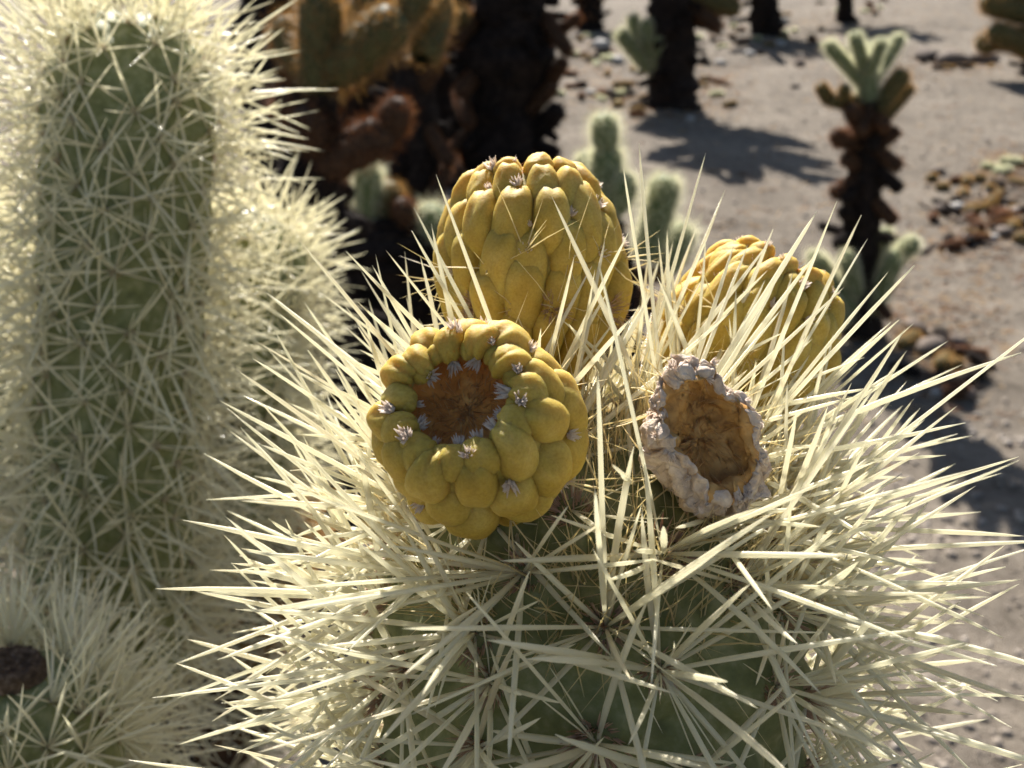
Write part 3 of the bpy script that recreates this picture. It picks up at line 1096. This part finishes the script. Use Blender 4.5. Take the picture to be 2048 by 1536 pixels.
# the young one just behind the fruits
far_plant((1230, 914), 'young pale green cactus of stacked short joints just behind the yellow fruits', [
    (1214, 425, 1212, 290, 'green', 52, 0.0), (1211, 296, 1208, 228, 'green', 44, 0.0), (1190, 400, 1172, 305, 'green', 44, 0.06),
    (1228, 420, 1256, 352, 'green', 44, -0.04), (1290, 520, 1336, 352, 'green', 50, 0.0), (1330, 540, 1372, 448, 'green', 52, 0.04), (1160, 520, 1140, 430, 'green', 46, 0.05)],
    [(1235, 760, 90), (1235, 600, 80), (1222, 480, 60), (1214, 410, 46)], 6, hang=10)

# trunk with a pale head in the middle distance
far_plant((1348, 210), 'cactus with thick black trunk and a pale spiky side head, casting a long shadow', [
    (1300, 140, 1236, 62, 'green', 26, -0.1), (1302, 140, 1262, 30, 'green', 24, 0.0), (1306, 140, 1290, 40, 'green', 24, -0.1), (1308, 150, 1318, 70, 'green', 22, -0.1), (1340, 130, 1290, 120, 'green', 30, -0.05),
    (1360, -10, 1480, 20, 'olive', 34, 0.0), (1440, 0, 1500, -50, 'olive', 30, 0.1), (1380, 10, 1440, 60, 'dead', 28, -0.1), (1360, -40, 1330, -170, 'green', 40, 0.1), (1370, -60, 1440, -150, 'green', 36, -0.1), (1340, -60, 1250, -140, 'green', 36, 0.1),
    (1330, -20, 1230, -60, 'olive', 34, 0.2), (1370, -90, 1390, -200, 'green', 36, 0.1), (1400, -60, 1500, -110, 'green', 36, 0.2)],
    [(1346, 140, 92), (1342, 60, 96), (1345, -20, 84), (1350, -110, 60)], 9, hang=40, hang_kind='dark', head=(24, 1.75, ('green', 'olive')))

# dark dead trunks left of the centre
far_plant((1015, 440), 'broad black cactus trunk hung with brown dead joints behind the tallest fruit', [
    (1090, 30, 1140, 110, 'dead', 24, -0.15), (1085, 90, 1160, 30, 'dead', 20, -0.1), (1050, 230, 1110, 170, 'dead', 26, -0.1), (1095, 175, 1128, 120, 'dead', 24, -0.12), (1060, 150, 1120, 60, 'dead', 20, 0.1),
    (960, 250, 905, 300, 'dead', 24, -0.15), (900, 300, 925, 360, 'dead', 22, -0.2), (965, 130, 915, 190, 'dead', 26, -0.15), (918, 190, 940, 250, 'dead', 22, -0.2), (1080, 260, 1120, 215, 'dark', 36, -0.1), (1060, 330, 1110, 300, 'dark', 34, -0.1),
    (960, 20, 905, 90, 'dead', 26, -0.1), (1020, -40, 960, -140, 'olive', 44, 0.0), (1030, -40, 1090, -150, 'olive', 44, 0.0), (940, 60, 900, 10, 'olive', 36, -0.1)],
    [(1012, 330, 190), (1010, 200, 170), (1015, 90, 170), (1020, -20, 130), (1025, -120, 90)], 12, hang=44, hang_kind='dark', head=(14, 1.2, ('olive', 'green')))
far_plant((835, 520), 'black weathered cactus trunk with brown arms between spiny stem and broad trunk', [
    (850, 250, 905, 330, 'dead', 26, -0.1), (895, 330, 850, 430, 'dead', 24, -0.15), (840, 180, 880, 110, 'dead', 26, -0.1), (870, 120, 852, 60, 'dead', 24, -0.1), (810, 300, 770, 360, 'dark', 36, -0.1), (820, 120, 780, 60, 'dead', 30, 0.0)],
    [(832, 400, 110), (825, 260, 96), (830, 120, 84), (840, 0, 70), (840, -60, 50)], 14, hang=34, hang_kind='dark')

# the olive-green one reaching in above, beside the tall stem
far_plant((640, 1010), 'olive and rust coloured cactus with drooping joints beside the tall spiny stem', [
    (640, 190, 640, -30, 'olive', 66, 0.0), (660, 150, 806, 30, 'olive', 72, -0.02), (640, 180, 560, 40, 'olive', 60, 0.1), (720, 90, 750, -60, 'olive', 56, 0.1), (790, 50, 850, -40, 'olive', 56, 0.05),
    (846, 118, 880, -10, 'olive', 56, 0.12), (640, 250, 560, 180, 'dead', 70, 0.05), (640, 330, 780, 262, 'dead', 66, -0.04), (772, 280, 800, 200, 'dead', 50, -0.03), (640, 300, 600, 220, 'dead', 60, -0.05), (620, 260, 690, 150, 'dead', 40, 0.08),
    (650, 400, 560, 330, 'dark', 76, 0.0)],
    [(650, 900, 130), (645, 700, 120), (640, 520, 104), (640, 330, 88), (640, 180, 66)], 17, hang=20, hang_kind='dark', Y=1.75)

# low dark cluster with a little green joint on it
far_plant((770, 760), 'low dark clump of dead cactus with one small green joint on top', [
    (738, 435, 735, 325, 'green', 46, -0.03), (770, 430, 780, 362, 'olive', 48, 0.0), (700, 440, 672, 368, 'dead', 50, 0.04), (850, 470, 872, 415, 'green', 56, -0.02), (820, 470, 800, 400, 'dead', 40, -0.05), (880, 520, 930, 470, 'dead', 50, 0.0),
    (740, 520, 660, 480, 'dark', 76, 0.0), (760, 520, 700, 600, 'dark', 80, -0.05), (820, 540, 900, 620, 'dark', 80, -0.05), (800, 500, 870, 520, 'dark', 76, 0.0), (760, 640, 680, 700, 'dark', 80, -0.05), (700, 620, 640, 560, 'dark', 70, 0.0)],
    [(770, 660, 200), (772, 560, 190), (770, 480, 170), (765, 430, 110)], 19, hang=26, hang_kind='dark')

far_plant((735, 330), 'tangle of black cactus trunk and rusty joints behind the olive cactus', [
    (740, 150, 690, 60, 'dead', 40, 0.0), (740, 120, 800, 60, 'dead', 40, 0.0), (735, 60, 720, -60, 'olive', 44, 0.0), (730, 200, 660, 160, 'dead', 36, -0.1), (740, 220, 800, 180, 'dead', 36, -0.1)],
    [(735, 260, 150), (735, 140, 140), (735, 20, 110), (735, -60, 60)], 43, hang=40, hang_kind='dark', head=(14, 1.3, ('dead', 'olive')))
far_plant((600, 420), 'black cactus trunk close behind the tall spiny stem', [
    (600, 200, 540, 120, 'dead', 46, 0.0), (605, 150, 660, 60, 'dead', 44, 0.0), (600, 60, 590, -60, 'olive', 50, 0.0), (600, 260, 670, 220, 'dead', 40, -0.1)],
    [(590, 330, 160), (560, 180, 160), (545, 40, 140), (540, -80, 70)], 47, hang=40, hang_kind='dark', head=(14, 1.3, ('dead', 'olive')))
far_plant((905, 300), 'black cactus trunk glimpsed between two nearer dark trunks', [
    (905, 100, 860, 20, 'dead', 36, 0.0), (905, 60, 950, -30, 'olive', 36, 0.0), (905, 140, 950, 90, 'dead', 32, -0.1)],
    [(905, 220, 130), (905, 100, 120), (905, -20, 90), (905, -80, 60)], 51, hang=30, hang_kind='dark')

far_plant((150, 330), 'dark bushy cactus standing out of sight behind the tall spiny stem', [],
    [(150, 240, 90), (150, 120, 80), (150, 20, 60)], 61, hang=30, hang_kind='dark', head=(16, 1.4, ('olive', 'green')))
far_plant((-260, 420), 'solitary bushy cactus on the sand beyond the tall spiny stem', [],
    [(-260, 320, 90), (-262, 200, 80), (-262, 100, 60)], 67, hang=30, hang_kind='dark', head=(16, 1.4, ('olive', 'green')))

# right edge and top edge
far_plant((2078, 150), 'tan jointed cactus leaning in over dark stones at the edge of the sand', [
    (2060, 30, 1965, 2, 'olive', 42, -0.1), (2062, 70, 1955, 88, 'olive', 38, -0.1), (2065, 100, 1985, 60, 'olive', 38, -0.2), (2070, 20, 2010, -50, 'olive', 44, 0.0), (2080, 0, 2100, -110, 'olive', 44, 0.0), (2090, 60, 2170, 10, 'olive', 40, 0.0)],
    [(2078, 100, 60), (2080, 30, 60), (2080, -30, 46)], 23, hang=16)
far_plant((1535, 66), 'dark leaning cactus far off at the upper edge of the sand', [
    (1510, -40, 1450, -110, 'olive', 30, 0.0), (1515, -40, 1580, -120, 'olive', 30, 0.0), (1515, -60, 1515, -160, 'green', 30, 0.0), (1512, -20, 1460, -20, 'dead', 26, 0.0), (1518, 0, 1570, -30, 'dead', 26, 0.0)],
    [(1530, 20, 56), (1522, -60, 40)], 27, hang=20, hang_kind='dark', head=(30, 2.4, ('olive', 'green')))
far_plant((1690, 42), 'slender black cactus stem far off behind the upright one', [
    (1690, -40, 1650, -120, 'olive', 26, 0.0), (1692, -40, 1740, -110, 'olive', 26, 0.0), (1691, -60, 1695, -150, 'green', 26, 0.0)],
    [(1690, 10, 30), (1691, -60, 26)], 29, hang=14, hang_kind='dark', head=(22, 2.1, ('olive', 'green')))
far_plant((1180, 60), 'brown tangled cactus far off between the two black trunks', [
    (1180, 20, 1150, -40, 'dead', 30, 0.0), (1180, 10, 1215, -50, 'olive', 30, 0.0), (1180, -30, 1185, -120, 'olive', 30, 0.0)],
    [(1180, 20, 50), (1182, -40, 40)], 31, hang=22, head=(12, 1.3, ('dead', 'olive')))

# ------------------------------------------------------------------ litter on the sand
def fallen(px, py, ang, kind, w, L, label, group, seed):
    random.seed(seed)
    p = on_ground(px, py)
    d = Vector((math.cos(ang), math.sin(ang), random.uniform(-0.05, 0.12))).normalized()
    key = kind + ('_mid' if L / w > 3.4 else '_short')
    Lp, Rp, bm_, sm_ = PROTO[key]
    o = bpy.data.objects.new('fallen_joint', bm_)
    COL.objects.link(o)
    k = w / Rp
    o.matrix_local = Matrix.Translation(p + Vector((0, 0, w * 0.75)) - d * L * 0.5) @ d.to_track_quat('Z', 'Y').to_matrix().to_4x4() @ Matrix.Diagonal((k, k, L / Lp, 1))
    s = bpy.data.objects.new('spines', sm_)
    COL.objects.link(s)
    s.parent = o
    s['kind'] = 'stuff'
    tag(o, label, 'cactus joint', group)


random.seed(77)
n = 0
LITTER = [('dead', 'brown dried cactus joint lying on the sand', 'brown joints fallen on the sand'),
          ('olive', 'tan cactus joint lying on the sand', 'tan joints fallen on the sand'),
          ('green', 'pale green cactus joint lying on the sand', 'pale joints fallen on the sand'),
          ('dark', 'blackened cactus joint lying on the sand', 'blackened joints fallen on the sand')]
PILES = [(1965, 440, 95, 75, 44, (4, 8, 0, 5), 'in the litter heap on open sand'), (1250, 190, 90, 45, 30, (5, 3, 3, 3), 'at the foot of the pale-headed cactus'), (1500, 80, 110, 40, 30, (3, 2, 3, 4), 'around the dark leaning cactus far off'), (1430, 165, 50, 30, 7, (2, 2, 2, 1), 'beside the long shadow of the pale-headed cactus'),
         (1900, 128, 75, 16, 9, (1, 1, 0, 5), 'among the row of dark stones'), (1880, 730, 55, 60, 12, (3, 1, 0, 5), 'in the shadow of the small upright cactus'), (2010, 330, 40, 25, 4, (1, 2, 1, 0), 'just beyond the litter heap'), (1650, 80, 60, 40, 6, (2, 1, 1, 3), 'on the sand behind the crown of the upright cactus'), (1180, 110, 40, 30, 12, (1, 1, 4, 1), 'between the broad black trunk and the pale-headed cactus'), (1760, 20, 160, 22, 9, (3, 2, 1, 3), 'on the far sand by the slender black stem')]
KIND_TXT = {'dead': 'brown dried joint', 'olive': 'tan spiny joint', 'green': 'pale green joint', 'dark': 'blackened joint'}
for (cx, cy, sx, sy, cnt, wts, where) in PILES:
    for i in range(cnt):
        kd = random.choices(LITTER, wts)[0][0]
        x, y, a, w, L = cx + random.gauss(0, sx * 0.6), cy + random.gauss(0, sy * 0.6), random.uniform(0, 6.28), random.uniform(0.011, 0.018), random.uniform(0.045, 0.11)
        st = random.getstate()
        fallen(x, y, a, kd, w, L, KIND_TXT[kd] + ' lying ' + where, KIND_TXT[kd] + 's ' + where, 500 + n)
        random.setstate(st)
        n += 1


def rock_mesh(seed, mat, sub=2):
    import bmesh
    bm = bmesh.new()
    bmesh.ops.create_icosphere(bm, subdivisions=sub, radius=1.0)
    for v in bm.verts:
        q = v.co.normalized()
        k = 1 + 0.35 * noise.noise(q * 1.1 + Vector((seed * 3.1, 0, 0))) + 0.15 * noise.noise(q * 2.7 + Vector((0, seed, 0)))
        v.co = Vector((q.x * k * 1.15, q.y * k * 0.9, q.z * k * 0.62))
    me = bpy.data.meshes.new('stone')
    bm.to_mesh(me)
    bm.free()
    me.materials.append(M[mat])
    me.polygons.foreach_set('use_smooth', [True] * len(me.polygons))
    return me


ROCK_P = [rock_mesh(i, 'stone') for i in range(3)]
ROCK_D = [rock_mesh(10 + i, 'dark_stone') for i in range(3)]


def where_is(px, py):
    best = min(PILES, key=lambda q: ((px - q[0]) / (q[2] + 40)) ** 2 + ((py - q[1]) / (q[3] + 40)) ** 2)
    return best[6]


def stone(px, py, r_px, dark, seed):
    random.seed(seed)
    p = on_ground(px, py)
    r = r_px * (p - C0).dot(FWD) / F
    o = bpy.data.objects.new('stone', random.choice(ROCK_D if dark else ROCK_P))
    COL.objects.link(o)
    o.matrix_local = Matrix.Translation(p + Vector((0, 0, r * 0.22))) @ Matrix.Rotation(random.uniform(0, 6.28), 4, 'Z') @ Matrix.Scale(r, 4)
    kd = 'dark brown stone' if dark else 'pale grey stone'
    wh = where_is(px, py) if px > 1000 else 'behind the olive cactus trunk'
    if (px, py) == (1912, 418):
        tag(o, 'brightest rounded grey stone ' + wh, 'stone')
    else:
        tag(o, kd + ' ' + wh, 'stone', kd + 's ' + wh)


i = 0
for (x, y, r, d) in [(1912, 418, 17, 0), (1935, 478, 16, 0), (1985, 480, 14, 0), (2030, 425, 15, 0), (1875, 350, 12, 1), (1880, 420, 14, 1), (1850, 118, 26, 1), (1905, 128, 30, 1), (1965, 124, 28, 1), (2010, 470, 22, 1), (1845, 505, 14, 1),
                    (1200, 95, 20, 0), (1235, 125, 14, 0), (1565, 46, 14, 0), (1470, 45, 15, 0), (1348, 155, 12, 0), (1380, 240, 9, 0), (1590, 175, 9, 1), (1860, 700, 34, 1), (1905, 690, 26, 1), (1830, 660, 24, 1), (1930, 790, 20, 1), (1650, 330, 8, 1), (1600, 130, 12, 1), (1700, 120, 10, 1),
                    (1880, 790, 18, 0), (700, 880, 30, 1), (660, 840, 26, 1), (1180, 190, 13, 0), (1560, 90, 12, 0), (1500, 110, 11, 0), (1440, 130, 12, 0)]:
    stone(x, y, r, d, 900 + i)
    i += 1

# dry sticks
random.seed(91)
for (cx, cy, sx, sy, cnt) in [(1975, 430, 90, 60, 45), (1250, 190, 90, 40, 8), (1880, 720, 60, 50, 6), (1500, 80, 120, 40, 6)]:
    for k in range(cnt):
        p = on_ground(cx + random.gauss(0, sx * 0.6), cy + random.gauss(0, sy * 0.6))
        a = random.uniform(0, 6.28)
        L = random.uniform(0.06, 0.2)
        d = Vector((math.cos(a), math.sin(a), 0))
        sd = Vector((-d.y, d.x, 0))
        pts = [p + d * (L * (q - 0.5)) + sd * random.gauss(0, 0.008) for q in (0, 0.35, 0.7, 1.0)]
        pts = [Vector((q.x, q.y, ground_h(q.x, q.y) + 0.006 + random.uniform(0, 0.008))) for q in pts]
        r = random.uniform(0.003, 0.007)
        V, Fc = tube(interp_path(pts, 9), [r * (1 - 0.06 * q) for q in range(10)], 7, 0.3, k)
        o = link('dry_stick', raw_mesh('dry_stick', V, Fc, 'twig'))
        wh = where_is(cx, cy)
        tag(o, 'thin dry stick ' + wh, 'stick', 'dry sticks ' + wh)

# gravel: small grit over the whole sand
bmr = rock_mesh(5, 'gravel', 1)
gv = np.array([v.co[:] for v in bmr.vertices])
gf = np.array([p.vertices[:] for p in bmr.polygons])
VV, FF = [], []
cnt = 0
for i in range(26000):
    py = -40 + 1600 * random.random() ** 1.5
    px = random.uniform(-500, 2500)
    dens = 0.35 + 0.65 * max(0, noise.noise(Vector((px * 0.006, py * 0.009, 3))) + 0.35)
    if random.random() > dens:
        continue
    p = G(px, py)
    r = random.choice((0.0025, 0.003, 0.004, 0.005, 0.007, 0.010)) * random.uniform(0.7, 1.3) * (1 if p.y > 1.6 else 0.7)
    a = random.uniform(0, 6.28)
    c, s = math.cos(a), math.sin(a)
    v = gv * r
    v = np.stack([v[:, 0] * c - v[:, 1] * s + p.x, v[:, 0] * s + v[:, 1] * c + p.y, v[:, 2] + ground_h(p.x, p.y) + r * 0.15], 1)
    VV.append(v)
    FF.append(gf + cnt * len(gv))
    cnt += 1
o = link('gravel', np_mesh('gravel', np.concatenate(VV), np.concatenate(FF), 'gravel'))
o['kind'] = 'stuff'
o['label'] = 'fine grey and tan grit scattered over the sand'
o['category'] = 'gravel'

# fine dry litter: shed spines and bits of stalk, thickest around the plants and the heaps
random.seed(123)
ll = []
spots = [(q[0], q[1], q[2] * 1.1, q[3] * 1.1, 420) for q in PILES] + [(1722, 650, 120, 50, 420), (1348, 215, 90, 30, 420), (1015, 440, 130, 40, 420), (1900, 620, 220, 160, 500), (1500, 420, 260, 160, 400), (1850, 250, 200, 120, 400)]
for (cx, cy, sx, sy, cnt) in spots:
    for i in range(cnt):
        x, y = cx + random.gauss(0, sx * 0.75), cy + random.gauss(0, sy * 0.75)
        if y < -60:
            continue
        p = G(x, y)
        a = random.uniform(0, 6.283)
        ll.append((np.array((p.x, p.y, ground_h(p.x, p.y) + 0.004)), np.array((math.cos(a), math.sin(a), random.gauss(0.12, 0.15))), random.uniform(0.012, 0.06), random.uniform(0.0007, 0.0026), random.gauss(0, 0.1), 0.0))
for nm, mt, sub in (('straw_litter', 'tan_spine', ll[0::3]), ('brown_litter', 'dead_spine', ll[1::3]), ('grey_litter', 'twig', ll[2::3])):
    V, Fq = batch(sub, T_TINY)
    o = link(nm, np_mesh(nm, V, Fq, mt))
    o['kind'] = 'stuff'
    o['label'] = {'straw_litter': 'shed straw-coloured spines strewn over the sand', 'brown_litter': 'rusty bits of dead stalk strewn over the sand', 'grey_litter': 'grey splinters of dry wood strewn over the sand'}[nm]
    o['category'] = 'litter'
